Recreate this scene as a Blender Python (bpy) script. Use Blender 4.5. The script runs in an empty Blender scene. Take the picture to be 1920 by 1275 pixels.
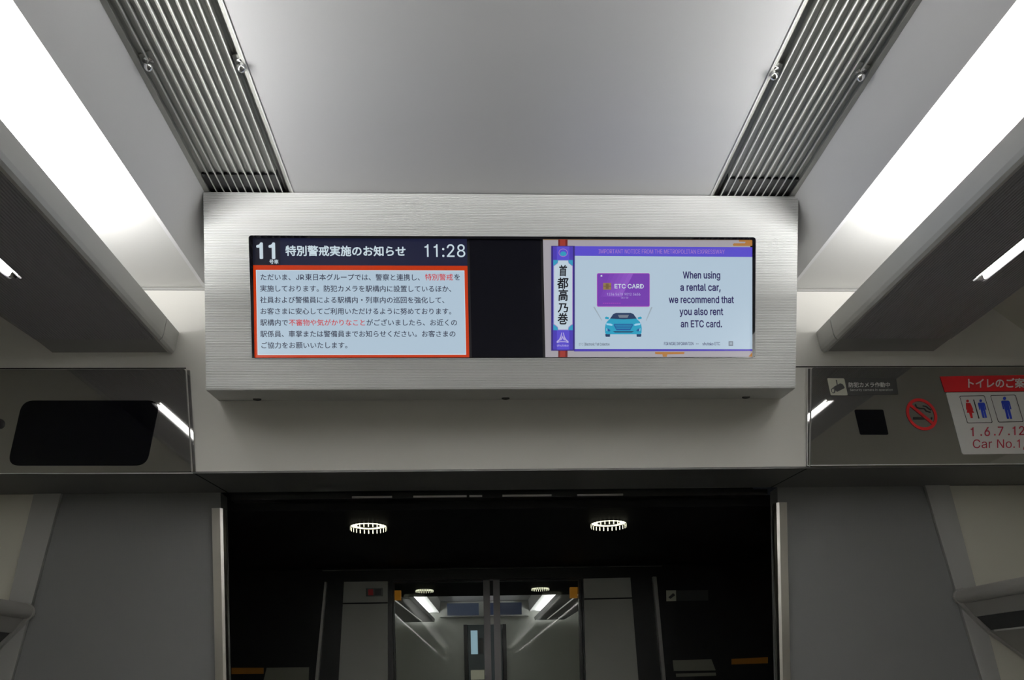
import bpy, bmesh, math, random
from mathutils import Vector, Matrix

# ------------------------------------------------------------------ camera, world, exposure
F, PPX, PPY = 1540.0, 963.0, 1285.0          # focal length and optical axis, in pixels of the 1920 x 1275 frame
YAW, ROLL = math.atan(72 / 1540.0), 0.0205
CAM = Vector((-0.077, 0.0, 1.30))
scene = bpy.context.scene
cd = bpy.data.cameras.new('camera')
cam = bpy.data.objects.new('camera', cd)
scene.collection.objects.link(cam)
fw = Vector((math.sin(YAW), math.cos(YAW), 0)); rt = Vector((math.cos(YAW), -math.sin(YAW), 0)); up = Vector((0, 0, 1))
r2 = rt * math.cos(ROLL) - up * math.sin(ROLL)
u2 = up * math.cos(ROLL) + rt * math.sin(ROLL)
cam.matrix_world = Matrix(((r2.x, u2.x, -fw.x, CAM.x), (r2.y, u2.y, -fw.y, CAM.y), (r2.z, u2.z, -fw.z, CAM.z), (0, 0, 0, 1)))
cd.sensor_fit = 'HORIZONTAL'; cd.sensor_width = 36.0
cd.lens = F / 1920.0 * 36.0
cd.shift_x = (960.0 - PPX) / 1920.0
cd.shift_y = (PPY - 637.5) / 1920.0
cd.clip_start = 0.02
scene.camera = cam

world = bpy.data.worlds.new('world'); scene.world = world
world.use_nodes = True
world.node_tree.nodes['Background'].inputs[0].default_value = (0.01, 0.011, 0.013, 1)
world.node_tree.nodes['Background'].inputs[1].default_value = 0.3
vs = scene.view_settings
vs.view_transform = 'Standard'; vs.look = 'None'; vs.exposure = 0.0; vs.gamma = 1.0; vs.use_curve_mapping = False
LAMP = 37.0            # cove tubes
READ = 18.0             # reading light strips
scene.cycles.use_denoising = True
scene.cycles.max_bounces = 10
scene.cycles.diffuse_bounces = 6
scene.cycles.sample_clamp_indirect = 4.0
scene.cycles.caustics_reflective = False
scene.cycles.caustics_refractive = False

D, D2, D3, D4 = 1.6065, 1.785, 1.96, 3.0       # display face, bulkhead, recessed door wall, inner door


def at(px, py, Y):
    """point of the vertical plane y = Y seen at a pixel of the photograph"""
    u, v = (px - PPX) / F, -(py - PPY) / F
    c, s = math.cos(ROLL), math.sin(ROLL)
    u, v = c * u + s * v, -s * u + c * v
    d = rt * u + fw + up * v
    return CAM + d * (Y / d.y)


# ------------------------------------------------------------------ materials
def lin(c):
    return tuple((x / 255 / 12.92) if x / 255 <= 0.04045 else ((x / 255 + 0.055) / 1.055) ** 2.4 for x in c)


MATS = {}


def mat(name, col, rough=0.5, metal=0.0, emit=None, strength=0.0, bump=0.0, bscale=200.0, spec=0.5, vary=0.0, vscale=3.0):
    m = bpy.data.materials.new(name); m.use_nodes = True
    nt = m.node_tree; b = nt.nodes['Principled BSDF']
    b.inputs['Base Color'].default_value = (*col, 1)
    b.inputs['Roughness'].default_value = rough
    b.inputs['Metallic'].default_value = metal
    b.inputs['Specular IOR Level'].default_value = spec
    tc = nt.nodes.new('ShaderNodeTexCoord')
    if vary:
        n = nt.nodes.new('ShaderNodeTexNoise'); n.inputs['Scale'].default_value = vscale; n.inputs['Detail'].default_value = 6
        nt.links.new(tc.outputs['Object'], n.inputs['Vector'])
        mr = nt.nodes.new('ShaderNodeMapRange')
        mr.inputs['To Min'].default_value = 1 - vary; mr.inputs['To Max'].default_value = 1 + vary
        nt.links.new(n.outputs['Fac'], mr.inputs['Value'])
        mx = nt.nodes.new('ShaderNodeVectorMath'); mx.operation = 'SCALE'
        mx.inputs[0].default_value = col
        nt.links.new(mr.outputs['Result'], mx.inputs['Scale'])
        nt.links.new(mx.outputs['Vector'], b.inputs['Base Color'])
    if bump:
        n = nt.nodes.new('ShaderNodeTexNoise'); n.inputs['Scale'].default_value = bscale; n.inputs['Detail'].default_value = 3
        nt.links.new(tc.outputs['Object'], n.inputs['Vector'])
        bp = nt.nodes.new('ShaderNodeBump'); bp.inputs['Strength'].default_value = bump; bp.inputs['Distance'].default_value = 0.001
        nt.links.new(n.outputs['Fac'], bp.inputs['Height']); nt.links.new(bp.outputs['Normal'], b.inputs['Normal'])
    if emit is not None:
        b.inputs['Emission Color'].default_value = (*emit, 1); b.inputs['Emission Strength'].default_value = strength
    MATS[name] = m
    return m


def scr(name, rgb, k=1.0):
    """a colour shown by a lit screen"""
    return mat(name, (0.005, 0.005, 0.006), 0.35, emit=lin(rgb), strength=k, spec=0.2)


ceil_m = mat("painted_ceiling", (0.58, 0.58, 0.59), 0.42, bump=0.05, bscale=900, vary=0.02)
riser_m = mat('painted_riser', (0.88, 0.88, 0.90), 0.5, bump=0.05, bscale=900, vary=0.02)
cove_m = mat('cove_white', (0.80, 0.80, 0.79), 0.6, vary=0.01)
wall_m = mat('warm_white_wall', (0.82, 0.805, 0.765), 0.5, bump=0.08, bscale=700, vary=0.02)
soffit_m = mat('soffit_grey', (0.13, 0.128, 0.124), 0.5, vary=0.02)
lower_m = mat('dark_grey_panel', (0.17, 0.173, 0.174), 0.55, vary=0.05, vscale=2.0)
nt = lower_m.node_tree                        # fine dotted weave of the lower panels
_b = nt.nodes['Principled BSDF']; _t = nt.nodes.new('ShaderNodeTexCoord')
_mp = nt.nodes.new('ShaderNodeMapping'); _mp.inputs['Rotation'].default_value = (0, math.radians(45), 0)
_ck = nt.nodes.new('ShaderNodeTexChecker'); _ck.inputs['Scale'].default_value = 330
nt.links.new(_t.outputs['Object'], _mp.inputs['Vector']); nt.links.new(_mp.outputs['Vector'], _ck.inputs['Vector'])
_bp = nt.nodes.new('ShaderNodeBump'); _bp.inputs['Strength'].default_value = 0.35; _bp.inputs['Distance'].default_value = 0.0006
nt.links.new(_ck.outputs['Fac'], _bp.inputs['Height']); nt.links.new(_bp.outputs['Normal'], _b.inputs['Normal'])
pillar_m = mat('pillar_grey', (0.40, 0.40, 0.39), 0.5, vary=0.03)
beige_m = mat('beige_wall', (0.68, 0.665, 0.585), 0.55, vary=0.02)
ledge_m = mat('ledge_grey', (0.36, 0.35, 0.33), 0.45, vary=0.02)
ledge_edge = mat('ledge_edge', (0.6, 0.6, 0.57), 0.4)
steel = mat('brushed_steel', (0.62, 0.60, 0.57), 0.28, 1.0, vary=0.04, vscale=20)
alu = mat('anodised_aluminium', (0.73, 0.735, 0.73), 0.42, 0.12, vary=0.015)
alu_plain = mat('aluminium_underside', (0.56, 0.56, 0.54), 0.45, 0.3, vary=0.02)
vent_m = mat('vent_metal', (0.50, 0.505, 0.475), 0.40, 0.25, vary=0.06, vscale=8)
fin_m = mat('vent_fin_edge', (0.93, 0.93, 0.91), 0.3, 0.1)
stile = mat('door_stile_grey', (0.16, 0.155, 0.16), 0.4, 0.4)
chrome = mat('chrome', (0.85, 0.85, 0.86), 0.08, 1.0)
black = mat('black_plastic', (0.008, 0.008, 0.010), 0.35)
blackgl = mat('black_gloss', (0.003, 0.003, 0.005), 0.04, spec=0.28)
gap_m = mat('dark_gap', (0.01, 0.01, 0.01), 0.9)
blank_m = mat('blank_panel_black', (0.006, 0.006, 0.010), 0.3, spec=0.08)
mirror_m = mat('smoked_mirror_panel', (0.45, 0.445, 0.435), 0.035, 0.88)
rack_under = mat('rack_underside', (0.36, 0.35, 0.37), 0.5, vary=0.05)
fascia_m = mat('rack_fascia', (0.60, 0.60, 0.585), 0.42, 0.15, vary=0.02)
rack_end = mat('rack_end_grey', (0.30, 0.295, 0.29), 0.5)
floor_m = mat('grey_carpet', (0.22, 0.22, 0.225), 0.9, vary=0.2, vscale=60)
lamp_m = mat('cove_tube_light', (0.9, 0.9, 0.9), 0.5, emit=(1.0, 0.995, 0.97), strength=LAMP)
read_m = mat('reading_light', (0.9, 0.9, 0.9), 0.5, emit=(1.0, 0.99, 0.95), strength=READ)
far_lamp = mat('far_cabin_light', (0.9, 0.9, 0.9), 0.5, emit=(1.0, 1.0, 1.0), strength=9.0)
far_read = mat('far_reading_light', (0.9, 0.9, 0.9), 0.5, emit=(1.0, 0.98, 0.95), strength=.35)
dl_m = mat('downlight_glow', (0.9, 0.9, 0.8), 0.5, emit=(1.0, 0.98, 0.72), strength=1.6)
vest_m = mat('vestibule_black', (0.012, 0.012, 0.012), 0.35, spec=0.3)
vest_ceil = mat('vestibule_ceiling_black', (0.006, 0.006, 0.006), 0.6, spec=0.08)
pale_m = mat('pale_partition', (0.50, 0.51, 0.47), 0.55, vary=0.04)
amber = mat('amber_plate', (0.30, 0.11, 0.004), 0.5)
notice = mat('notice_paper', (0.17, 0.17, 0.13), 0.6)
ink = mat('ink', (0.01, 0.01, 0.012), 0.6)
white_s = mat('sticker_white', (0.86, 0.86, 0.85), 0.45)
cream_s = mat('sticker_cream', (0.62, 0.62, 0.52), 0.45)
greyst = mat('sticker_dark_grey', (0.055, 0.055, 0.055), 0.4)
greyst2 = mat('sticker_mid_grey', (0.11, 0.11, 0.11), 0.45)
greytx = mat('sticker_grey_text', (0.8, 0.8, 0.78), 0.5)
red_s = mat('sticker_red', (0.62, 0.012, 0.018), 0.45)
crim_s = mat('sticker_crimson', (0.50, 0.015, 0.05), 0.45)
blue_s = mat('sticker_blue', (0.02, 0.05, 0.50), 0.45)
glass = bpy.data.materials.new('door_glass'); glass.use_nodes = True
_nt = glass.node_tree; _nt.nodes.remove(_nt.nodes['Principled BSDF'])
_tr = _nt.nodes.new('ShaderNodeBsdfTransparent'); _tr.inputs[0].default_value = (0.82, 0.84, 0.82, 1)
_gl = _nt.nodes.new('ShaderNodeBsdfGlossy'); _gl.inputs['Roughness'].default_value = 0.02; _gl.inputs[0].default_value = (0.35, 0.35, 0.35, 1)
_fr = _nt.nodes.new('ShaderNodeFresnel'); _fr.inputs[0].default_value = 1.45
_mx = _nt.nodes.new('ShaderNodeMixShader')
_nt.links.new(_fr.outputs[0], _mx.inputs[0]); _nt.links.new(_tr.outputs[0], _mx.inputs[1]); _nt.links.new(_gl.outputs[0], _mx.inputs[2])
_nt.links.new(_mx.outputs[0], _nt.nodes['Material Output'].inputs[0])

# ------------------------------------------------------------------ mesh building
COL = scene.collection


class MB:
    """collects shapes, then links them as ONE mesh object"""

    def __init__(self):
        self.v, self.f, self.mi, self.mats, self.sm = [], [], [], [], []

    def m(self, mt):
        if mt not in self.mats: self.mats.append(mt)
        return self.mats.index(mt)

    def face(self, pts, mt, smooth=False):
        o = len(self.v); self.v += [tuple(p) for p in pts]
        self.f.append(tuple(range(o, o + len(pts)))); self.mi.append(self.m(mt)); self.sm.append(smooth)

    def box(self, x0, x1, y0, y1, z0, z1, mt):
        o = len(self.v)
        self.v += [(x, y, z) for z in (z0, z1) for y in (y0, y1) for x in (x0, x1)]
        for q in ((0, 2, 3, 1), (4, 5, 7, 6), (0, 1, 5, 4), (2, 6, 7, 3), (0, 4, 6, 2), (1, 3, 7, 5)):
            self.f.append(tuple(o + i for i in q)); self.mi.append(self.m(mt)); self.sm.append(False)
        return self

    def prism(self, prof, y0, y1, mt, caps=True, closed=True, smooth=False, axis='y'):
        """profile of (x, z) points extruded along y (or of (x, y) along z)"""
        o, n = len(self.v), len(prof)
        for t in (y0, y1):
            for a, b in prof: self.v.append((a, t, b) if axis == 'y' else (a, b, t))
        for i in range(n if closed else n - 1):
            j = (i + 1) % n
            self.f.append((o + i, o + j, o + n + j, o + n + i)); self.mi.append(self.m(mt)); self.sm.append(smooth)
        if caps and closed:
            self.f.append(tuple(o + i for i in range(n))); self.mi.append(self.m(mt)); self.sm.append(False)
            self.f.append(tuple(o + n + i for i in reversed(range(n)))); self.mi.append(self.m(mt)); self.sm.append(False)
        return self

    def lathe(self, prof, c, mt, n=24, axis='z', a0=0.0, a1=math.tau, smooth=True):
        """(radius, height) profile turned about an axis through c"""
        o, k = len(self.v), len(prof); full = abs(a1 - a0 - math.tau) < 1e-6
        steps = n if full else n + 1
        for i in range(steps):
            a = a0 + (a1 - a0) * i / n
            for r, h in prof:
                p = (r * math.cos(a), r * math.sin(a), h)
                if axis == 'y': p = (p[0], h, p[1])
                self.v.append((c[0] + p[0], c[1] + p[1], c[2] + p[2]))
        for i in range(n):
            j = (i + 1) % steps
            for t in range(k - 1):
                self.f.append((o + i * k + t, o + j * k + t, o + j * k + t + 1, o + i * k + t + 1))
                self.mi.append(self.m(mt)); self.sm.append(smooth)
        return self

    def build(self, name, parent=None, loc=None, fix=True):
        me = bpy.data.meshes.new(name)
        l = Vector(loc) if loc else (parent.matrix_world.translation.copy() if parent else Vector((0, 0, 0)))
        me.from_pydata([(a - l.x, b - l.y, c - l.z) for a, b, c in self.v], [], self.f)
        for mt in self.mats: me.materials.append(mt)
        me.polygons.foreach_set('material_index', self.mi)
        me.polygons.foreach_set('use_smooth', self.sm)
        if fix:
            bm = bmesh.new(); bm.from_mesh(me)
            bmesh.ops.recalc_face_normals(bm, faces=bm.faces)
            bm.to_mesh(me); bm.free()
        me.update()
        o = bpy.data.objects.new(name, me); COL.objects.link(o)
        if parent is not None:
            o.parent = parent
            o.matrix_parent_inverse = Matrix.Identity(4)
        else:
            o.location = l
        o.matrix_world  # noqa
        WL[o.name] = l
        return o


WL = {}


def tag(o, label, cat, group=None):
    o['label'] = label; o['category'] = cat
    if group: o['group'] = group
    return o


def thing(name, loc, label, cat, group=None):
    o = bpy.data.objects.new(name, None); COL.objects.link(o)
    o.location = loc; o.empty_display_size = 0.05
    o.matrix_world = Matrix.Translation(loc)
    return tag(o, label, cat, group)


def struct(mb, name):
    o = mb.build(name); o['kind'] = 'structure'
    return o


def part(mb, name, parent, label=None):
    """a part of a thing (or a sub-part of a part): coordinates stay those of the place"""
    root = parent
    base = Vector((0, 0, 0))
    while root is not None:
        base += root.location; root = root.parent
    me_o = mb.build(name, loc=tuple(base))
    me_o.location = (0, 0, 0); me_o.parent = parent
    if label: me_o['label'] = label
    return me_o


# ---- flat graphics: shapes given where the photograph shows them on a plane y = Y
class Gr(MB):
    def __init__(self, Y):
        super().__init__(); self.Y = Y

    def pt(self, x, y, lay):
        p = at(x, y, self.Y); return (p.x, self.Y - lay * 0.00035, p.z)

    def poly(self, pts, mt, lay=1):
        self.face([self.pt(x, y, lay) for x, y in pts], mt)
        return self

    def rect(self, x0, y0, x1, y1, mt, lay=1):
        """a rectangle that is level in the place (corner pixels x0,y0 and x1,y1)"""
        a, b = self.pt(x0, y0, lay), self.pt(x1, y1, lay)
        self.face([(a[0], a[1], a[2]), (b[0], a[1], a[2]), (b[0], a[1], b[2]), (a[0], a[1], b[2])], mt)
        return self

    def rrect(self, x0, y0, x1, y1, r, mt, lay=1, n=6):
        return self.poly(rpoly([(x0, y0), (x1, y0), (x1, y1), (x0, y1)], r, n), mt, lay)

    def ring(self, outer, inner, mt, lay=1):
        n = len(outer)
        for i in range(n):
            j = (i + 1) % n
            self.poly([outer[i], outer[j], inner[j], inner[i]], mt, lay)
        return self

    def line(self, pts, w, mt, lay=1):
        for (x0, y0), (x1, y1) in zip(pts, pts[1:]):
            L = math.hypot(x1 - x0, y1 - y0) or 1; nx, ny = -(y1 - y0) / L * w / 2, (x1 - x0) / L * w / 2
            self.poly([(x0 + nx, y0 + ny), (x1 + nx, y1 + ny), (x1 - nx, y1 - ny), (x0 - nx, y0 - ny)], mt, lay)
        return self

    def ell(self, cx, cy, rx, ry, mt, lay=1, n=24, a0=0, a1=math.tau):
        full = abs(a1 - a0 - math.tau) < 1e-6
        k = n if full else n + 1
        return self.poly([(cx + rx * math.cos(a0 + (a1 - a0) * i / n), cy + ry * math.sin(a0 + (a1 - a0) * i / n)) for i in range(k)], mt, lay)

    def text(self, s, x, y, em, mt, lay=2, bold=0.0, x1=None, align='l', shear=0.0, skew=0.0):
        """lettering: x = left (or centre) pixel, y = baseline pixel, em = size in pixels; x1 = right end it is fitted to"""
        vs_, fs_ = glyphs(s, bold)
        if not vs_: return self
        lo, hi = min(p[0] for p in vs_), max(p[0] for p in vs_)
        sx = em
        if x1 is not None: sx = (x1 - x) / (hi - lo); off = lo
        elif align == 'c': off = (lo + hi) / 2
        else: off = 0.0
        p0 = self.pt(x, y, lay); p1 = self.pt(x + 100, y, lay)
        k = math.dist(p0, p1) / 100.0                      # metres per pixel on the plane
        o = len(self.v); mi = self.m(mt)
        for a, b, *h in vs_:
            self.v.append((p0[0] + ((a - off) * sx + b * em * shear) * k, p0[1] - (h[0] if h else 0), p0[2] + b * em * k))
        for f in fs_:
            self.f.append(tuple(o + i for i in f)); self.mi.append(mi); self.sm.append(False)
        return self


def rpoly(c, r, n=6):
    """a polygon with rounded corners"""
    out = []; N = len(c)
    for i in range(N):
        p, a, b = Vector(c[i]), Vector(c[i - 1]), Vector(c[(i + 1) % N])
        da, db = (a - p).normalized(), (b - p).normalized()
        s, e = p + da * r, p + db * r
        for k in range(n + 1):
            t = k / n
            q = s * (1 - t) ** 2 + p * 2 * t * (1 - t) + e * t * t
            out.append((q.x, q.y))
    return out


_gc = {}
FONT_LATIN = None
try:                                               # the sans serif face that comes with Blender; Japanese falls back by itself
    import os
    FONT_LATIN = bpy.data.fonts.load(os.path.join(bpy.utils.system_resource('DATAFILES', path='fonts'), 'Inter.woff2'))
except Exception:
    FONT_LATIN = None


def thicken(r, bold):
    """heavier strokes: the same outline repeated round a small circle"""
    if not bold: return r
    V, P = r; V2_, P2_ = [(x, y, 0.0) for x, y in V], list(P)
    for k in range(8):
        dx, dy = bold * math.cos(k * math.tau / 8), bold * math.sin(k * math.tau / 8)
        o = len(V2_); V2_ += [(x + dx, y + dy, (k + 1) * 2e-5) for x, y in V]; P2_ += [tuple(o + i for i in q) for q in P]
    return V2_, P2_


ONE = ([(.255, 0), (.345, 0), (.345, .727), (.28, .727), (.255, .665), (.20, .62), (.11, .60), (.11, .535), (.255, .545)], [(0, 1, 2, 3, 4, 5, 8), (5, 6, 7, 8)])


def glyphs(s, bold=0.0):
    key = (s, bold)
    if key in _gc: return _gc[key]
    if '1' in s and s.isascii():                   # the figure one has a plain stem without a foot
        V, P, x = [], [], 0.0
        bar = min(p[0] for p in glyphs('|')[0])
        for ch in s:
            gv, gp = ONE if ch == '1' else (glyphs(ch)[0], glyphs(ch)[1]) if ch != ' ' else ([], [])
            o = len(V); V += [(p[0] + x, p[1]) for p in gv]; P += [tuple(o + i for i in q) for q in gp]
            x += .56 if ch == '1' else .30 if ch == ' ' else min(p[0] for p in glyphs(ch + '|')[0] if p[1] < -.05) - bar
        r = thicken((V, P), bold); _gc[key] = r
        return r
    cu = bpy.data.curves.new('lettering', 'FONT'); cu.body = s; cu.size = 1.0; cu.resolution_u = 3
    if FONT_LATIN and s.isascii(): cu.font = FONT_LATIN
    cu.fill_mode = 'FRONT'
    ob = bpy.data.objects.new('lettering', cu); TC.objects.link(ob)
    tvl.update()
    dg = bpy.context.evaluated_depsgraph_get()
    ev = ob.evaluated_get(dg); me = ev.to_mesh()
    r = ([(v.co.x, v.co.y) for v in me.vertices], [tuple(p.vertices) for p in me.polygons])
    ev.to_mesh_clear()
    if s.isascii() and s != 'H':                    # capitals 0.727 em high whatever the face
        kk = 0.727 / max(p[1] for p in glyphs('H')[0]); r = ([(x * kk, y * kk) for x, y in r[0]], r[1])
    r = thicken(r, bold)
    bpy.data.objects.remove(ob); bpy.data.curves.remove(cu)
    _gc[key] = r
    return r


TC = scene.collection
tvl = bpy.context.view_layer

# all lettering is made up front, while the scene is still empty
NAVY = scr('screen_navy', (24, 27, 52)); NAVYD = scr('screen_navy_dark', (20, 21, 34))
SWH = scr('screen_white', (196, 212, 220)); SBODY = scr('screen_pale_blue', (172, 192, 208))
SOR = scr('screen_orange', (184, 50, 2)); SINK = scr('screen_ink', (44, 44, 66)); SRED = scr('screen_red_text', (196, 52, 56))
SPAPER = scr('screen_paper', (158, 154, 160)); SPUR = scr('screen_purple', (86, 74, 196)); SPURD = scr('screen_purple_dark', (52, 40, 120))
SPURM = scr('screen_purple_mid', (72, 58, 170)); SPINK = scr('screen_pink', (160, 120, 190)); STEAL = scr('screen_teal', (50, 150, 184))
SBLK = scr('screen_black', (10, 10, 18)); SPT = scr('screen_dark_text', (42, 34, 88)); SCARD = scr('screen_card', (112, 58, 168))
SCARDL = scr('screen_card_light', (140, 84, 186)); SCARDE = scr('screen_card_edge', (160, 72, 176)); SGOLD = scr('screen_gold', (140, 116, 74))
SGOLDD = scr('screen_gold_dark', (112, 90, 60)); SCAR = scr('screen_car_teal', (38, 152, 186)); SCARD2 = scr('screen_car_dark', (28, 88, 150))
SCARN = scr('screen_car_navy', (34, 56, 92)); SCARL = scr('screen_car_light', (150, 200, 226)); SHEEN = [scr('screen_card_sheen_%d' % k, (112 + 5 * k, 58 + 5 * k, 168 + 4 * k)) for k in range(6)]; SREDC = scr('screen_roller_red', (150, 56, 46))
SREDD = scr('screen_roller_dark', (104, 36, 34)); SBROWN = scr('screen_brown', (122, 96, 62)); SORB = scr('screen_ochre', (168, 116, 60))
SGRY = scr('screen_grey', (112, 122, 136)); SLIL = scr('screen_lilac', (176, 168, 214)); SGRL = scr('screen_light_grey', (150, 164, 176))
SROLL = scr('screen_roll_white', (186, 202, 214))

# ------------------------------------------------------------------ the setting
Y0 = -11.0
CZ = 2.2658                                    # raised centre of the ceiling
mb = MB()
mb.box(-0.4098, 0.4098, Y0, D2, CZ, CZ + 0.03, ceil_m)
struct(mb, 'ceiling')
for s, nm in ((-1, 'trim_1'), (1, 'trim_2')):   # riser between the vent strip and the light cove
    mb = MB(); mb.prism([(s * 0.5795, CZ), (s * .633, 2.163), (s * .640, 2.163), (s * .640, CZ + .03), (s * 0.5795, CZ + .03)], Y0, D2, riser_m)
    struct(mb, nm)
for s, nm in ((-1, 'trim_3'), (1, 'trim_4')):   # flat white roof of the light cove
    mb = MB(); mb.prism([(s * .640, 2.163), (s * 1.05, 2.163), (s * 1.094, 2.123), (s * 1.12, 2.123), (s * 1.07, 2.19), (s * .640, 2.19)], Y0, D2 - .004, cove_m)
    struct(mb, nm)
for s, nm in ((-1, 'wall_left'), (1, 'wall_right')):
    mb = MB(); mb.prism([(s * 1.40, 0), (s * 1.40, 1.908), (s * 1.094, 2.123), (s * 1.12, 2.16), (s * 1.46, 1.93), (s * 1.46, 0)], Y0, D4 + .06, beige_m)
    struct(mb, nm)
struct(MB().box(-1.46, 1.46, Y0, 13, -.04, 0, floor_m), 'floor')
struct(MB().box(-1.46, 1.46, Y0 - .04, Y0, 0, 2.36, wall_m), 'wall_back')

# bulkhead over the doorway: bright front, grey underside with mitre seams
mb = MB()
SB = 1.767
mb.box(-1.40, 1.40, D2, D3, SB + .004, 2.36, wall_m)
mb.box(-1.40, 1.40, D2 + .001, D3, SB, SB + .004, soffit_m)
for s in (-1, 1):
    mb.face([(s * .664, D2 + .001, SB - .0006), (s * .668, D2 + .001, SB - .0006), (s * .650, D3, SB - .0006), (s * .646, D3, SB - .0006)], gap_m)
    mb.box(*sorted((s * (.62 if s > 0 else .68), s * 1.40)), D2 - .0012, D2, 1.9905, 1.9925, gap_m)
    mb.box(*sorted((s * .60, s * 1.06)), D2 - .003, D2, 2.158, 2.163, pillar_m)
struct(mb, 'wall_front')
for s, nm in ((-1, 'wall_front_left'), (1, 'wall_front_right')):   # recessed wall beside the doorway
    sx = lambda z: s * (1.027 + (SB - z) * .280)
    mb = MB()
    o = [(s * .665, 0), (sx(0), 0), (sx(SB), SB), (s * .665, SB)]
    mb.prism(o, D3, D3 + .05, lower_m)
    struct(mb, nm)
for s, nm in ((-1, 'trim_5'), (1, 'trim_6')):   # slanted pillar strip
    sx = lambda z: s * (1.029 + (SB - z) * .280)
    ex = lambda z: s * (1.090 + (SB - z) * .250)
    mb = MB(); mb.prism([(sx(0), 0), (ex(0), 0), (ex(SB), SB), (sx(SB), SB)], D3 - .006, D3 + .05, pillar_m)
    struct(mb, nm)
for s, nm in ((-1, 'wall_front_window_left'), (1, 'wall_front_window_right')):
    ex = lambda z: s * (1.090 + (SB - z) * .250)
    mb = MB(); mb.prism([(ex(0), 0), (s * 1.40 if abs(ex(0)) < 1.4 else ex(0) + s * .01, 0), (s * 1.54, 0), (s * 1.54, SB), (ex(SB), SB)], D3 + .002, D3 + .05, beige_m)
    struct(mb, nm)
for s, nm in ((-1, 'trim_7'), (1, 'trim_8')):   # rounded stainless door jambs
    mb = MB()
    pr = [(s * .683, D3 - .001), (s * .683, D3 - .012), (s * .664, D3 - .013), (s * .658, D3 - .010), (s * .6545, D3 - .002), (s * .6545, D3 + .004), (s * .656, D3 + .014), (s * .683, D3 + .014)]
    mb.prism(pr, 0, 1.728, steel, axis='z')
    struct(mb, nm)

# vestibule behind the doorway
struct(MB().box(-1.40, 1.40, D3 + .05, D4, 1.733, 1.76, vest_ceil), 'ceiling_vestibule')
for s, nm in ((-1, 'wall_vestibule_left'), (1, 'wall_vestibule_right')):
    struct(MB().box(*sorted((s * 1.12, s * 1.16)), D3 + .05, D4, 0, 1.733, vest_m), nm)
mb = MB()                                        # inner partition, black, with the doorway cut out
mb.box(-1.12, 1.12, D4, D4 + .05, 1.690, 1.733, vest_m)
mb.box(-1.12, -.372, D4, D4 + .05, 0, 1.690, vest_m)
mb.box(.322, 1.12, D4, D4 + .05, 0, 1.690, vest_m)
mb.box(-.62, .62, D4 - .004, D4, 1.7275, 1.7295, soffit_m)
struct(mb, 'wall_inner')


def quad(pts, Y0_, Y1_, mt, mb_):
    """an upright plate whose front corners are seen at these pixels"""
    P = [at(x, y, Y0_) for x, y in pts]
    mb_.prism([(p.x, p.z) for p in P], Y0_, Y1_, mt)


for nm, pts, yl in (('partition_panel', [(645, 1091), (727, 1090), (727, 1400), (628, 1400)], (640, 727, 1130.5, 1129)),
                    ('partition_panel', [(1094, 1085), (1182, 1083), (1207, 1400), (1102, 1400)], (1095, 1186, 1122, 1120))):
    mb = MB(); quad(pts, D4 - .012, D4, pale_m, mb)
    left = pts[0][0] < 900
    t = thing('partition_panel', tuple(at(sum(p[0] for p in pts) / 4, 1400, D4 - .006)), 'pale partition panel to the %s of the dark glass doors, %s' %
              (('left', 'with a small dark plate near its top') if left else ('right', 'with no plate on it')), 'panel', 'pale panels beside the inner glass doors')
    part(mb, 'panel', t)
    g = Gr(D4 - .0125); g.poly([(yl[0], yl[2]), (yl[1], yl[3]), (yl[1], yl[3] + 2.6), (yl[0], yl[2] + 2.6)], gap_m)
    part(g, 'seam', t)
    if left:
        g = Gr(D4 - .0127); g.rect(686, 1103, 718, 1118, greyst2); g.rect(690, 1105, 700, 1116, red_s, 2); g.rect(702, 1105, 715, 1116, black, 2)
        tag(g.build('warning_plate', loc=tuple(at(702, 1118, D4 - .0127))), 'small dark red and black plate on the left pale partition panel', 'sign')
for s, pts in ((-1, [(608.5, 1091), (612, 1091), (596, 1280), (590, 1280)]), (1, [(1224, 1081), (1231, 1081), (1249, 1280), (1243, 1280)])):
    mb = MB(); quad(pts, D4 - .02, D4, steel, mb); struct(mb, 'trim_9' if s < 0 else 'trim_10')

# glass sliding doors: two leaves meeting at the middle
for nm, x0, x1, st in (('door_1', 729, 918, 1), ('door_2', 924.5, 1094, -1)):
    a, b = at(x0, 1090, D4 + .02).x, at(x1, 1090, D4 + .02).x
    root = bpy.data.objects.new(nm, None); COL.objects.link(root); root.location = ((a + b) / 2, D4 + .03, 0); root['kind'] = 'structure'
    w = .024
    fr = MB()
    if st > 0: fr.box(b - w, b, D4 + .018, D4 + .045, 0, 1.688, stile); fr.box(a, a + .018, D4 + .018, D4 + .045, 0, 1.688, vest_m)
    else: fr.box(a, a + w, D4 + .018, D4 + .045, 0, 1.688, stile); fr.box(b - .018, b, D4 + .018, D4 + .045, 0, 1.688, vest_m)
    fr.box(a, b, D4 + .019, D4 + .044, 1.684, 1.690, vest_m); fr.box(a, b, D4 + .019, D4 + .044, 0, .12, steel)
    part(fr, 'frame', root)
    gl = MB(); gl.box(a + .012, b - .012, D4 + .029, D4 + .033, .12, 1.686, glass); part(gl, 'glass_pane', root)

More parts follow.
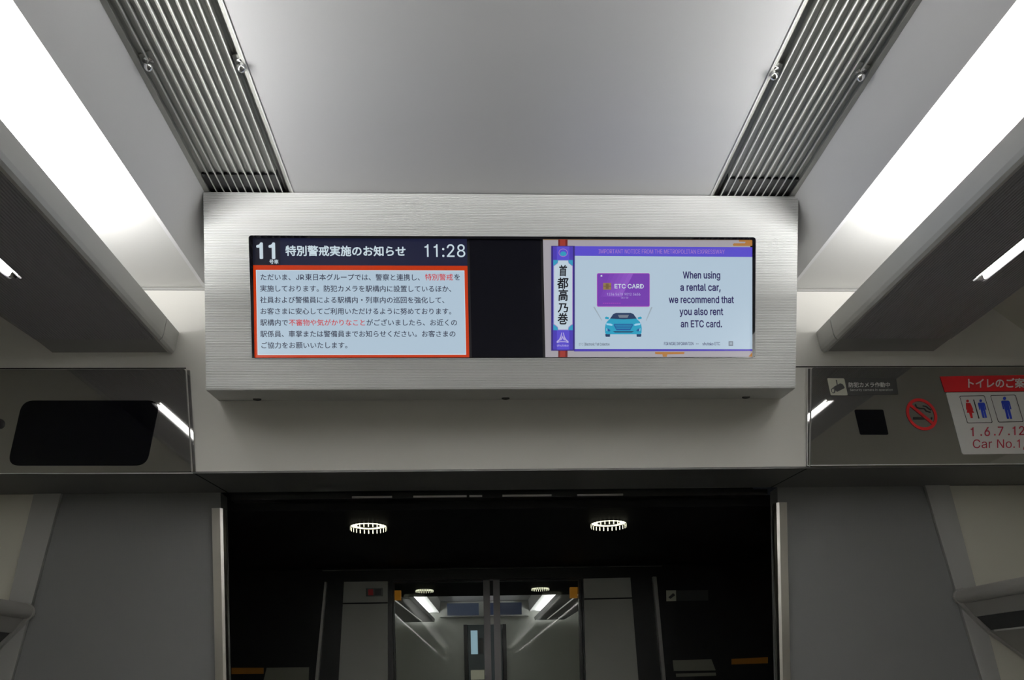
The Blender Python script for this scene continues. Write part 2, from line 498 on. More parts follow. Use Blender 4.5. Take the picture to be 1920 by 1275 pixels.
# ------------------------------------------------------------------ ceiling vents
for s, side in ((-1, 'left'), (1, 'right')):
    t = thing('ceiling_vent', (s * .47, 0, CZ), 'ribbed grey metal ceiling vent strip running along the %s edge of the centre ceiling panel' % side, 'vent', 'ceiling vent strips')
    a, b = 0.4098, 0.5795
    fr = MB()
    fr.prism([(s * a, CZ), (s * (a + .0025), CZ - .001), (s * (a + .018), CZ + .014), (s * (a + .018), CZ + .016), (s * a, CZ + .016)], Y0, D2 - .002, vent_m)
    fr.prism([(s * b, CZ - .001), (s * (b - .009), CZ - .001), (s * (b - .011), CZ + .012), (s * b, CZ + .012)], Y0, D2 - .002, vent_m)
    fr.prism([(s * a, CZ - .0012), (s * (a + .0022), CZ - .0012), (s * (a + .0022), CZ), (s * a, CZ)], Y0, D2 - .002, fin_m)
    part(fr, 'frame', t)
    bk = MB(); bk.box(*sorted((s * a, s * b)), Y0, D2 - .002, CZ + .012, CZ + .02, vent_m); part(bk, 'back_panel', t)
    n = 10; x0, x1 = a + .019, b - .011
    for i in range(n):
        c = x0 + (x1 - x0) * (i + 0.1) / n; p = (x1 - x0) / n
        m_ = MB()
        m_.prism([(s * c, CZ + .0125), (s * c, CZ + .0005), (s * (c + .0014), CZ + .0005), (s * (c + .0017), CZ + .0048), (s * (c + p * .5), CZ + .0052), (s * (c + p * .56), CZ + .0064), (s * (c + p * .97), CZ + .0064), (s * (c + p * .97), CZ + .0125)], Y0, D2 - .002, vent_m)
        m_.prism([(s * (c - .0002), CZ + .0014), (s * (c - .0002), CZ - .0012), (s * (c + .0014), CZ - .0012), (s * (c + .0018), CZ + .0014)], Y0, D2 - .002, fin_m)
        part(m_, 'slat', t)
    m_ = MB(); m_.box(*sorted((s * (a + .019), s * (b - .011))), 1.5611, D2 - .002, CZ + .0015, CZ + .013, black); part(m_, 'end_shade', t, 'black block behind the slats, standing in for shade at the strip end')  # added block: darkens the strip near the display in place of real shading
    for X in (0.4182, 0.5590):
        yb = 1.2852
        m_ = MB()
        zc = CZ - .002
        m_.lathe([(0, -.0085), (.003, -.008), (.0058, -.0055), (.0068, -.002), (.0068, .001), (.0055, .004), (.0085, .0045), (.0085, .008), (0, .008)], (s * X, yb, zc), chrome, 20)
        part(m_, 'bolt', t)
        m_ = MB(); m_.prism([(s * (X - .012), yb - .02), (s * (X + .010), yb - .012), (s * (X + .012), yb + .02), (s * (X - .010), yb + .014)], CZ + .0045, CZ + .0065, vent_m, axis='z')
        part(m_, 'bracket', t)

# ------------------------------------------------------------------ luggage racks with cove tube and reading lights
for s, side in ((-1, 'left'), (1, 'right')):
    t = thing('luggage_rack', (s * .83, 0, 2.024), 'long overhead luggage rack on the %s with pale fascia and dark ribbed underside' % side, 'luggage rack', 'overhead luggage racks')
    ZB = 2.024; YE = D2 - .069
    fp = [(s * .693, 2.068), (s * .7005, 2.035), (s * .704, 2.027), (s * .709, ZB - .0015), (s * .716, ZB), (s * .722, ZB + .004), (s * .709, 2.04), (s * .703, 2.068)]
    m_ = MB(); m_.prism(fp, Y0, YE - .002, fascia_m); part(m_, 'fascia', t)
    m_ = MB(); m_.prism(fp, YE + .001, D2 - .001, fascia_m)
    m_.box(*sorted((s * .716, s * .958)), YE + .001, D2 - .001, ZB + .0015, ZB + .006, rack_end)
    part(m_, 'end_cap', t)
    # ribbed underside with a slot for the reading light
    m_ = MB(); nr = 44; x0, x1 = .7165, .960; p = (x1 - x0) / nr
    sl0, sl1 = .8545, .8695; yl = 1.465
    for i in range(nr):
        c = x0 + i * p
        pr = [(s * c, ZB + .006), (s * c, ZB + .0018), (s * (c + p * .25), ZB), (s * (c + p * .75), ZB), (s * (c + p), ZB + .0018), (s * (c + p), ZB + .006)]
        if c + p > sl0 and c < sl1: m_.prism(pr, yl, YE - .001, rack_under)
        else: m_.prism(pr, Y0, YE - .001, rack_under)
    part(m_, 'underside', t)
    m_ = MB()   # floor and rear panel of the rack, reaching to the roof shoulder
    m_.prism([(s * .705, ZB + .006), (s * .96, ZB + .006), (s * 1.094, 2.123), (s * 1.090, 2.129), (s * .955, ZB + .012), (s * .705, ZB + .012)], Y0, D2 - .002, rack_end)
    part(m_, 'tray', t)
    m_ = MB(); m_.box(*sorted((s * sl0, s * sl1)), Y0, yl - .004, ZB + .0035, ZB + .0055, read_m)
    rl = part(m_, 'reading_light', t)
    m_ = MB(); m_.prism([(s * sl0, yl - .022), (s * sl1, yl - .004), (s * sl1, yl + .002), (s * sl0, yl + .002)], ZB + .001, ZB + .0035, chrome, axis='z')
    part(m_, 'end_reflector', rl)
    m_ = MB(); m_.prism([(s * .788 + .072 * math.cos(a), 2.063 + .013 * math.sin(a)) for a in [k * math.tau / 16 for k in range(16)]], Y0, 1.40, lamp_m, smooth=True)
    part(m_, 'tube_lamp', t)

# ------------------------------------------------------------------ hanging passenger information display
disp = thing('information_display', (0, D, 1.8818), 'wide silver ribbed display box with two lit screens above the doorway', 'display')
ZT, ZL, XT, XB = 2.2642, 1.8818, 0.5832, 0.5788
OX0, OX1, OZ0, OZ1 = -0.4952, 0.4924, 1.9434, 2.1776
yf = lambda z: D + (ZT - z) / (ZT - ZL) * .004
xf = lambda z: XB + (z - ZL) / (ZT - ZL) * (XT - XB)
XA0, XA1, XB0, XB1 = -0.5805, 0.5858, -0.5841, 0.5735      # left and right edge at the top and at the bottom
xl = lambda z: XB0 + (z - ZL) / (ZT - ZL) * (XA0 - XB0)
xg = lambda z: XB1 + (z - ZL) / (ZT - ZL) * (XA1 - XB1)
hs = MB()
NR = 118; pit = (ZT - ZL - .006) / NR
zs = [(ZT, 0.004), (ZT - .002, .0008), (ZT - .003, 0)]
z = ZT - .003
for i in range(NR):
    zs += [(z - pit * .55, 0), (z - pit * .68, .0011), (z - pit * .87, .0011), (z - pit, 0)]
    z -= pit
zs += [(ZL + .001, .0006), (ZL, .002)]
extra = []
for k in range(len(zs) - 1):                      # cut the profile where the screen opening starts and ends
    extra.append(zs[k])
    for oz in (OZ1, OZ0):
        if zs[k][0] > oz > zs[k + 1][0]:
            f_ = (zs[k][0] - oz) / (zs[k][0] - zs[k + 1][0]); extra.append((oz, zs[k][1] * (1 - f_) + zs[k + 1][1] * f_))
zs = extra + [zs[-1]]
for (za, da), (zb, db) in zip(zs, zs[1:]):
    mid = (za + zb) / 2
    spans = [(-1, 1)] if not (OZ0 < mid < OZ1) else [(-1, 'l'), ('r', 1)]
    for p, q in spans:
        xa0 = xl(za) if p == -1 else OX1; xb0 = xl(zb) if p == -1 else OX1
        xa1 = xg(za) if q == 1 else OX0; xb1 = xg(zb) if q == 1 else OX0
        hs.face([(xa0, yf(za) + da, za), (xa1, yf(za) + da, za), (xb1, yf(zb) + db, zb), (xb0, yf(zb) + db, zb)], alu)
RB = 1.9215
xr = .612
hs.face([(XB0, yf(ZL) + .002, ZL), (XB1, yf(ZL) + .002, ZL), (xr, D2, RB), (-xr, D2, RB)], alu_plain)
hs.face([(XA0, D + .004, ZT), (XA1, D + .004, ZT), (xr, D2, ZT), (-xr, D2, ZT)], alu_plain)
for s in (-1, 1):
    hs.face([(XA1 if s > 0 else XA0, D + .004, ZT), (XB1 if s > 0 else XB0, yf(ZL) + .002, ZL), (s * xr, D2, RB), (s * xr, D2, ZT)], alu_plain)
# reveal of the opening
RY = D + .012
for a, b in (((OX0, OZ0), (OX1, OZ0)), ((OX1, OZ0), (OX1, OZ1)), ((OX1, OZ1), (OX0, OZ1)), ((OX0, OZ1), (OX0, OZ0))):
    hs.face([(a[0], yf(a[1]), a[1]), (b[0], yf(b[1]), b[1]), (b[0], RY, b[1]), (a[0], RY, a[1])], black)
part(hs, 'housing', disp)
bz = Gr(D + .0005)                                # black ring painting in the shadow of the recess, corners rounded
bz.ring(rpoly([(466, 441.5), (1417, 445), (1415.5, 670.5), (473.5, 672)], 6), rpoly([(474, 446.5), (1410.5, 450), (1410.5, 669.5), (477.5, 670.8)], 2), blackgl, 1)
part(bz, 'recess_shade', disp)
SY = D + .006
m_ = MB(); m_.box(OX0, OX1, SY + .002, SY + .01, OZ0, OZ1, black); part(m_, 'backing', disp)
g = Gr(SY); g.rect(880, 446, 1018, 671, blank_m); part(g, 'blank_panel', disp, 'black blank panel between the two screens')
for px, py in ((482, 746), (948, 743.5), (1399, 742)):
    p = at(px, py, 1.7507)
    m_ = MB(); zz = ZL + (1.7507 - D) / (D2 - D) * (RB - ZL) - .0012
    m_.lathe([(0, -.0002), (.0035, -.0006), (.0065, -.001), (.0085, -.0006), (.0088, .002)], (p.x, 1.7507, zz), black, 20)
    part(m_, 'screw', disp)

# ---- left screen
g = Gr(SY); g.rect(472, 445.5, 880, 672, NAVY); g.rect(472, 445.5, 526, 498, NAVYD, 2)
sl = part(g, 'screen', disp, 'left screen with Japanese notice in an orange frame')
A = lambda zx: 460 + zx / 4.364
B = lambda zy: 430 + zy / 4.364
g = Gr(SY)
g.text('11', A(93), B(240), 39.5, SWH, 4, .034, x1=A(247)); part(g, 'car_number', sl)
g = Gr(SY); g.text('号車', A(198), B(283), 9, SWH, 4, .012, x1=A(273)); part(g, 'car_caption', sl)
g = Gr(SY); g.text('特別警戒実施のお知らせ', A(330), B(212), 20.6, SWH, 4, .026, x1=A(1316)); part(g, 'title', sl)
g = Gr(SY); g.text('11:28', A(1468), B(228), 32, SWH, 4, .004, x1=A(1800)); part(g, 'clock', sl)
g = Gr(SY); g.rect(472, 497.5, 880, 672, SOR, 2); g.rect(480, 506.5, 874, 665.5, SWH, 3); g.rect(481.5, 508, 872.8, 664, SBODY, 4)
fr = part(g, 'notice_frame', sl)
g = Gr(SY)
EM, ST = 13.2, 21.28
runs = [
    [(122, 'ただいま、', SINK), (415, 'JR', SINK), (490, '東日本グループでは、警察と連携し、', SINK), (1470, '特別警戒', SRED), (1705, 'を', SINK)],
    [(122, '実施しております。防犯カメラを駅構内に設置しているほか、', SINK)],
    [(122, '社員および警備員による駅構内・列車内の巡回を強化して、', SINK)],
    [(122, 'お客さまに安心してご利用いただけるように努めております。', SINK)],
    [(124, '駅構内で', SINK), (357, '不審物や気がかりなこと', SRED), (990, 'がございましたら、お近くの', SINK)],
    [(124, '駅係員、車掌または警備員までお知らせください。お客さまの', SINK)],
    [(126, 'ご協力をお願いいたします。', SINK)]]
for i, ln in enumerate(runs):
    for zx, s_, mt in ln:
        g.text(s_, A(zx), B(417) + ST * i, EM if s_ != 'JR' else 13.0, mt, 6, .010)
part(g, 'notice_text', sl)

# ---- right screen
A2 = lambda zx: 1000 + zx / 4.465
B2 = lambda zy: 430 + zy / 4.465


def P2(l): return [(A2(x), B2(y)) for x, y in l]


g = Gr(SY); g.rect(1018, 448, 1411, 671, SPAPER)
g.poly(P2([(82, 78), (1832, 84), (1832, 92), (82, 90)]), SBROWN, 2)
g.poly(P2([(1720, 86), (1834, 88), (1834, 140), (1675, 140), (1668, 128), (1680, 118), (1770, 118), (1778, 106), (1720, 104)]), SORB, 2)
g.poly(P2([(1018, 1028), (1265, 1028), (1262, 1046), (1122, 1048), (1116, 1068), (1084, 1068), (1080, 1048), (1020, 1046)]), SORB, 2)
g.poly(P2([(1800, 1066), (1832, 1030), (1832, 1068)]), SORB, 2)
srn = part(g, 'screen', disp, 'right screen with purple scroll advertisement')
g = Gr(SY); g.poly(P2([(338, 143), (1835, 152), (1835, 234), (340, 224)]), SPUR, 3); g.poly(P2([(340, 1003), (1832, 1005), (1832, 1020), (340, 1024)]), SPURM, 3)
g.poly(P2([(340, 224), (1835, 234), (1832, 1005), (340, 1003)]), SBODY, 3)
part(g, 'sheet', srn)
g = Gr(SY); g.text('IMPORTANT NOTICE FROM THE METROPOLITAN EXPRESSWAY', A2(545), B2(205), 10.5, SPINK, 5, .006, x1=A2(1605)); part(g, 'banner_text', srn)
g = Gr(SY)                                        # the rolled end of the scroll
for y0, y1 in ((88, 148), (1014, 1073)):
    g.poly(P2([(208, y0), (286, y0), (286, y1), (208, y1)]), SREDD, 4); g.poly(P2([(222, y0), (268, y0), (268, y1), (222, y1)]), SREDC, 5)
g.poly(P2([(148, 143), (346, 143), (346, 1020), (148, 1020)]), SPURD, 6)
g.poly(P2([(164, 150), (330, 150), (330, 1012), (164, 1012)]), SPURM, 7)
g.poly(P2([(196, 150), (300, 150), (300, 1012), (196, 1012)]), SPUR, 8)
g.poly(P2([(166, 264), (328, 264), (328, 850), (166, 850)]), STEAL, 9)
cart = [(208, 270), (288, 270), (292, 292), (316, 312), (324, 316), (324, 800), (316, 804), (292, 824), (288, 846), (208, 846), (204, 824), (180, 804), (172, 800), (172, 316), (180, 312), (204, 292)]
g.poly(P2([(248 + (x - 248) * 1.06, 558 + (y - 558) * 1.012) for x, y in cart]), SPINK, 10)
g.poly(P2(cart), SROLL, 11)
roll = part(g, 'scroll', srn)
g = Gr(SY)
for i, ch in enumerate('首都高乃巻'):
    zx0, zx1 = ((212, 278), (196, 290), (206, 286), (202, 288), (200, 286))[i]
    zt, zb = ((312, 400), (416, 504), (512, 606), (626, 704), (712, 802))[i]
    g.text(ch, A2(zx0), B2(zb - 7), (zb - zt) / 4.465 / .90, SBLK, 13, .022, x1=A2(zx1), shear=.06)
part(g, 'scroll_lettering', srn)
g = Gr(SY)
g.ring([(A2(248) + 8.6 * math.cos(a), B2(205) + 7.6 * math.sin(a)) for a in [k * math.pi / 10 + .3 for k in range(20)]],
       [(A2(248) + 7.4 * math.cos(a), B2(205) + 6.4 * math.sin(a)) for a in [k * math.pi / 10 + .3 for k in range(20)]], SPINK, 12)
g.poly(P2([(222, 214), (230, 200), (240, 196), (256, 196), (266, 200), (276, 214), (270, 232), (226, 232)]), STEAL, 13)
part(g, 'round_emblem', srn); g = Gr(SY)
for s in (-1, 1):                                  # three-pronged road mark
    c = 243
    g.poly(P2([(c + s * 4, 872), (c + s * 10, 872), (c + s * 18, 906), (c + s * 30, 928), (c + s * 50, 946), (c + s * 48, 954), (c + s * 26, 940), (c + s * 12, 920)]), SLIL, 12)
    g.poly(P2([(c + s * 0, 896), (c + s * 8, 916), (c + s * 20, 934), (c + s * 14, 938), (c + s * 4, 926), (c, 914)]), SLIL, 12)
g.poly(P2([(193, 952), (222, 944), (264, 944), (293, 952), (290, 958), (262, 952), (224, 952), (196, 958)]), SLIL, 12)
part(g, 'road_emblem', srn); g = Gr(SY)
g.text('shutoko', A2(196), B2(988), 5.2, SLIL, 12, .01, x1=A2(292))
part(g, 'emblem_lettering', srn)
g = Gr(SY)                                         # payment card
g.poly(rpoly(P2([(531, 371), (973, 371), (973, 652), (531, 652)]), 3.2), SCARDE, 5)
g.poly(rpoly(P2([(536, 376), (968, 376), (968, 646), (536, 646)]), 2.8), SCARD, 6)
g.poly(P2([(542, 378), (834, 378), (752, 530), (660, 600), (542, 644)]), SCARD, 7)
for k in range(6):                                # sheen printed on the card, fading to the left
    xa, xb = 600 + 39 * k, 639 + 39 * k
    g.poly(P2([(xa, 378), (xb, 378), (max(xb - 96, 560 + k * 4), 570), (max(xa - 96, 556 + k * 4), 570)]), SHEEN[k], 8)
g.poly(P2([(560, 392), (574, 388), (576, 402), (562, 402)]), SWH, 9)
g.poly(P2([(582, 455), (650, 455), (650, 512), (582, 512)]), SGOLD, 9)
g.poly(P2([(604, 462), (628, 462), (628, 505), (604, 505)]), SGOLDD, 10); g.poly(P2([(584, 480), (648, 480), (648, 487), (584, 487)]), SGOLDD, 10)
g.text('ETC CARD', A2(678), B2(500), 10.6, SWH, 9, .02, x1=A2(922))
g.text('1234 5678 9012 3456', A2(615), B2(560), 6.4, SLIL, 9, .004, x1=A2(893))
g.text('00 / 00', A2(733), B2(586), 4.4, SLIL, 9, .0, x1=A2(792))
for k in range(9): g.poly(P2([(580 + k * 17, 622), (592 + k * 17, 622), (592 + k * 17, 628), (580 + k * 17, 628)]), SCARDE, 9)
part(g, 'card_picture', srn)
g = Gr(SY)                                         # front view of a car
c = 752


def mir(l): return P2([(c + x, y) for x, y in l]), P2([(c - x, y) for x, y in l])


g.poly(P2([(c + x, y) for x, y in [(-64, 706), (64, 706), (86, 714), (110, 752), (136, 776), (148, 796), (154, 830), (152, 872), (140, 882), (-140, 882), (-152, 872), (-154, 830), (-148, 796), (-136, 776), (-110, 752), (-86, 714)]]), SCAR, 6)
g.poly(P2([(c + x, y) for x, y in [(-62, 704), (62, 704), (84, 714), (112, 752), (0, 758), (-112, 752), (-84, 714)]]), SCARN, 7)
g.poly(P2([(c + x, y) for x, y in [(-46, 722), (46, 722), (34, 746), (-34, 746)]]), SGRY, 8)
for l in mir([(118, 744), (142, 734), (154, 742), (152, 754), (124, 758)]): g.poly(l, SCAR, 7)
for l in mir([(84, 806), (104, 794), (146, 790), (140, 806), (98, 812)]): g.poly(l, SCARL, 7)
for l in mir([(108, 850), (122, 838), (140, 832), (132, 858), (114, 860)]): g.poly(l, SCARD2, 7)
for l in mir([(134, 838), (142, 832), (140, 856), (134, 858)]): g.poly(l, SCARL, 8)
for l in mir([(110, 878), (150, 878), (150, 898), (144, 903), (112, 903)]): g.poly(l, SCARN, 5)
g.poly(P2([(c + x, y) for x, y in [(-76, 796), (76, 796), (82, 804), (58, 850), (-58, 850), (-82, 804)]]), SCARD2, 7)
for y in (806, 818, 830): g.poly(P2([(c - 72 + (y - 806) * .5, y), (c + 72 - (y - 806) * .5, y), (c + 70 - (y - 806) * .5, y + 5), (c - 70 + (y - 806) * .5, y + 5)]), SCAR, 8)
g.poly(P2([(c - 88, 858), (c + 88, 858), (c + 70, 868), (c - 70, 868)]), SCARN, 7)
for l in ([(500, 654), (512, 652), (574, 766), (570, 768)], [(996, 656), (984, 654), (940, 768), (944, 770)]): g.poly(P2(l), SGRL, 6)
part(g, 'car_picture', srn)
g = Gr(SY)
for s_, a, b, y in (('When using', 1250, 1562, 415), ('a rental car,', 1228, 1565, 517), ('we recommend that', 1132, 1677, 620), ('you also rent', 1222, 1587, 720), ('an ETC card.', 1232, 1577, 823)):
    g.text(s_, A2(a), B2(y), 17.0, SPT, 6, .03, x1=A2(b))
part(g, 'message_text', srn)
g = Gr(SY)
g.text('ETC', A2(382), B2(976), 6.4, SGRY, 6, .0, x1=A2(416)); g.text('|', A2(420), B2(976), 6, SINK, 6, .0)
g.text('Electronic Toll Collection', A2(432), B2(976), 6.6, SINK, 6, .012, x1=A2(636)); part(g, 'footer_caption', srn); g = Gr(SY)
g.text('FOR MORE INFORMATION', A2(1092), B2(973), 7.4, SPT, 6, .012, x1=A2(1338))
g.text('>>', A2(1360), B2(970), 6, SPT, 6, .0, x1=A2(1382)); g.text('shutoko ETC', A2(1414), B2(974), 7.6, SPT, 6, .01, x1=A2(1560)); part(g, 'footer_text', srn); g = Gr(SY)
g.poly(P2([(1632, 940), (1670, 940), (1670, 980), (1632, 980)]), SGRY, 6); g.poly(P2([(1640, 950), (1662, 950), (1662, 970), (1640, 970)]), SGRL, 7)
part(g, 'footer_button', srn)

# ------------------------------------------------------------------ glossy header panels beside the bulkhead
PY = D2 - .005
for s, side in ((-1, 'left'), (1, 'right')):
    x_t, x_b = .6765, .6685
    z0, z1 = 1.7695, 1.988
    t = thing('header_panel', (s * 1.0, PY, z0), ('glossy smoked dark panel at left of the bulkhead with a black rounded window' if s < 0 else 'glossy smoked dark panel at right of the bulkhead carrying the stickers'), 'panel', 'smoked panels beside the bulkhead')
    m_ = MB(); pf = rpoly([(s * (x_t + .004), z1), (s * (x_b + .004), z0), (s * 1.398, z0), (s * 1.398, z1)], .004, 3)
    m_.prism(pf, PY, D2 - .0005, mirror_m); part(m_, 'panel', t)
    m_ = MB(); m_.prism([(s * (x_t - .005), z1 - .002), (s * (x_b - .005), z0), (s * (x_b + .0005), z0), (s * (x_t + .0005), z1 - .002)], PY + .001, D2 - .0005, mirror_m); part(m_, 'edge_strip', t)
    if s < 0:
        g = Gr(PY - .0004); g.poly(rpoly([(42, 751), (300, 751), (275, 873), (14, 873)], 22, 8), blackgl); part(g, 'display_window', t, 'black rounded window, switched off')
        m_ = MB(); p = at(0, 795, PY); m_.lathe([(0, -.0004), (.010, -.0006), (.012, .001)], (p.x, PY, p.z), black, 24, axis='y'); part(m_, 'lens', t)
        g = Gr(PY - .0003); g.line([(-120, 888), (362, 887)], 1.2, fin_m); part(g, 'lower_edge', t)
    else:
        g = Gr(PY - .0004); g.poly(rpoly([(1602, 768), (1656, 768), (1666, 815), (1613, 815)], 3, 4), blackgl); part(g, 'sensor_window', t, 'small black window')
        g = Gr(PY - .0003); g.line([(1514, 689), (1513.5, 872.5), (1920, 869.5)], 1.2, fin_m); part(g, 'lower_edge', t)

SG = PY - .0004
# camera notice
A3 = lambda zx: 1490 + zx / 4.465
B3 = lambda zy: 660 + zy / 4.465


def P3(l): return [(A3(x), B3(y)) for x, y in l]


def sign(name, px, py, label):
    return thing(name, tuple(at(px, py, SG)), label, 'sign')


t = sign('camera_sign', 1612, 740, 'dark strip sticker with a white security camera pictogram, upper left of the right smoked panel')
g = Gr(SG); g.poly(rpoly(P3([(410, 220), (848, 222), (868, 356), (444, 362)]), 2), greyst, 1); part(g, 'strip', t)
g = Gr(SG); g.poly(rpoly(P3([(270, 220), (414, 222), (444, 364), (300, 364)]), 2.2), cream_s, 2); pg = part(g, 'pictogram', t)
g = Gr(SG); g.poly(P3([(302, 312), (326, 294), (344, 318), (336, 344), (318, 348), (306, 334)]), greyst2, 3)
g.poly(P3([(326, 292), (378, 264), (398, 270), (416, 296), (414, 306), (352, 336), (336, 318)]), greyst, 4)
g.poly(P3([(342, 236), (352, 236), (358, 276), (350, 280)]), greyst, 4); g.ell(A3(318), B3(326), 2.0, 3.4, cream_s, 5); part(g, 'camera_shape', pg)
g = Gr(SG); g.text('防犯カメラ作動中', A3(450), B3(294), 9.8, greytx, 4, .02, x1=A3(796)); g.text('Security camera in operation', A3(460), B3(328), 5.6, greytx, 4, 0, x1=A3(818)); part(g, 'lettering', t)
# no smoking
t = sign('no_smoking_sign', 1728, 807, 'round red no smoking sticker on the right smoked panel')
CXs, CYs = 1728, 777
skew = lambda x, y: (CXs + x + y * .22, CYs + y)
g = Gr(SG)
ou = [skew(28.5 * math.cos(a), 30 * math.sin(a)) for a in [k * math.tau / 40 for k in range(40)]]
inn = [skew(23.2 * math.cos(a), 24.6 * math.sin(a)) for a in [k * math.tau / 40 for k in range(40)]]
g.ring(ou, inn, red_s, 2)
part(g, 'red_ring', t)
g = Gr(SG); g.line([skew(-17.5, -17.5), skew(17.5, 17.5)], 5, red_s, 3); part(g, 'red_bar', t)
g = Gr(SG); g.poly([(1712, 782), (1737, 782), (1743, 786.5), (1712, 786.5)], ink, 1); g.poly([(1745, 782.5), (1748, 782.5), (1748, 786.5), (1746, 786.5)], ink, 1)
g.line([(1716, 758), (1719, 764), (1726, 766), (1733, 766), (1737, 771), (1745, 773)], 2.2, ink, 1)
g.line([(1730, 761), (1736, 762), (1741, 766), (1746, 769)], 1.8, ink, 1); part(g, 'cigarette', t)
# toilet guide
t = sign('toilet_sign', 1860, 852, 'white toilet guide sticker with red heading at the far right of the smoked panel')
g = Gr(SG); g.poly(rpoly([(1773, 736), (2060, 734), (2060, 849), (1804, 852)], 4), white_s, 1); part(g, 'panel', t)
g = Gr(SG); g.poly([(1762, 706), (2060, 701), (2060, 732), (1771, 735)], red_s, 2); hd = part(g, 'heading_band', t)
g = Gr(SG); g.text('トイレのご案内', A3(1424), B3(296), 18.6, white_s, 4, .028); part(g, 'heading_lettering', hd)
for bx in (0, 58):
    o_ = rpoly([(1798 + bx, 742.5 - bx * .02), (1845.5 + bx, 741.5 - bx * .02), (1861 + bx, 793 - bx * .03), (1813 + bx, 794 - bx * .03)], 3, 4)
    i_ = rpoly([(1799.2 + bx, 743.6 - bx * .02), (1844.7 + bx, 742.6 - bx * .02), (1859.5 + bx, 791.9 - bx * .03), (1813.9 + bx, 792.9 - bx * .03)], 2.6, 4)
    g = Gr(SG); g.ring(o_, i_, ink, 3); part(g, 'outline_box', t)


def man(cx, cy, k, mt, lady=False):
    """standing figure pictogram, slanted like the sticker"""
    S_ = lambda l: [(cx + (x + y * .25) * k, cy + y * k) for x, y in l]
    g = Gr(SG); g.ell(cx - 18.2 * .25 * k, cy - 18.2 * k, 3.1 * k, 3.1 * k, mt, 3)
    if lady:
        g.poly(S_([(-5, -14), (5, -14), (8, 1), (5.5, 1.6), (4, -6), (8, 8), (-8, 8), (-4, -6), (-5.5, 1.6), (-8, 1)]), mt, 3.3)
        g.poly(S_([(-3.4, 8), (3.4, 8), (2.2, 20), (-2.2, 20)]), mt, 3)
    else:
        g.poly(S_([(-6.4, -14), (6.4, -14), (8, -12), (8, 2), (5.6, 2), (5.0, -8), (5.0, 20), (.8, 20), (.4, 4), (-.4, 4), (-.8, 20), (-5, 20), (-5.0, -8), (-5.6, 2), (-8, 2), (-8, -12)]), mt, 3)
    return g


part(man(1817.5, 767.5, .84, red_s, True), 'woman_pictogram', t)
part(man(1842, 767, .84, blue_s), 'man_pictogram', t)
g = Gr(SG); g.line([(1825, 749.5), (1835, 785)], 2, ink, 3); part(g, 'divider', t)
part(man(1887.5, 765.5, 1.0, blue_s), 'man_pictogram', t)
g = Gr(SG); g.text('1', A3(1462), B3(706), 22, crim_s, 3, .006); g.text('.', A3(1546), B3(702), 22, crim_s, 3, .006); g.text('6', A3(1578), B3(704), 22, crim_s, 3, .006)
g.text('.', A3(1660), B3(700), 22, crim_s, 3, .006); g.text('7', A3(1690), B3(700), 22, crim_s, 3, .006); g.text('.', A3(1778), B3(697), 22, crim_s, 3, .006); g.text('12', A3(1812), B3(697), 22, crim_s, 3, .006)
part(g, 'car_numbers', t)
g = Gr(SG); g.text('Car No.1,', A3(1490), B3(806), 21.5, crim_s, 3, .0, x1=A3(1925)); part(g, 'car_numbers_english', t)

# ------------------------------------------------------------------ window ledges (blind boxes) on the side walls
for s, side in ((-1, 'left'), (1, 'right')):
    t = thing('window_ledge', (s * 1.3, 1.93, 1.35), 'grey window ledge box with rounded nose at the %s edge of the photo' % side, 'ledge', 'window ledges')
    ya, yb = -.6, 1.945
    R_, cx, cz = .0175, 1.111, 1.4945
    m_ = MB()
    nose = [(s * (cx + R_ * math.cos(a)), cz + R_ * math.sin(a)) for a in [math.radians(d) for d in range(90, 261, 10)]]
    m_.prism(nose + [(s * 1.16, cz - R_), (s * 1.398, cz - R_), (s * 1.398, cz + R_ + .006)], ya, yb, ledge_m, smooth=False); part(m_, 'nose_rail', t)
    m_ = MB(); m_.prism([(s * 1.112, cz - R_ - .0005), (s * 1.140, 1.444), (s * 1.398, 1.444), (s * 1.398, cz - R_ - .0005)], ya, yb - .004, ledge_m); part(m_, 'upper_panel', t)
    m_ = MB(); m_.prism([(s * 1.142, 1.4435), (s * 1.177, 1.411), (s * 1.398, 1.411), (s * 1.398, 1.4435)], ya, yb - .006, black); part(m_, 'slot', t)
    m_ = MB(); m_.prism([(s * 1.176, 1.409), (s * 1.398, 1.409), (s * 1.398, 1.27), (s * 1.36, 1.275)], ya, yb - .004, ledge_m)
    m_.prism([(s * 1.1745, 1.4105), (s * 1.30, 1.4105), (s * 1.30, 1.4075), (s * 1.1765, 1.4065)], ya, yb - .02, ledge_edge); part(m_, 'lower_panel', t)
    m_ = MB()
    R2 = R_ + .002
    cap = [(s * (cx + R2 * math.cos(a)), cz + R2 * math.sin(a)) for a in [math.radians(d) for d in range(90, 236, 12)]] + [(s * 1.132, 1.4465), (s * 1.172, 1.407), (s * 1.36, 1.272), (s * 1.398, 1.27), (s * 1.398, cz + R2)]
    m_.prism(cap, yb, D3 - .007, ledge_m)
    part(m_, 'end_cap', t)

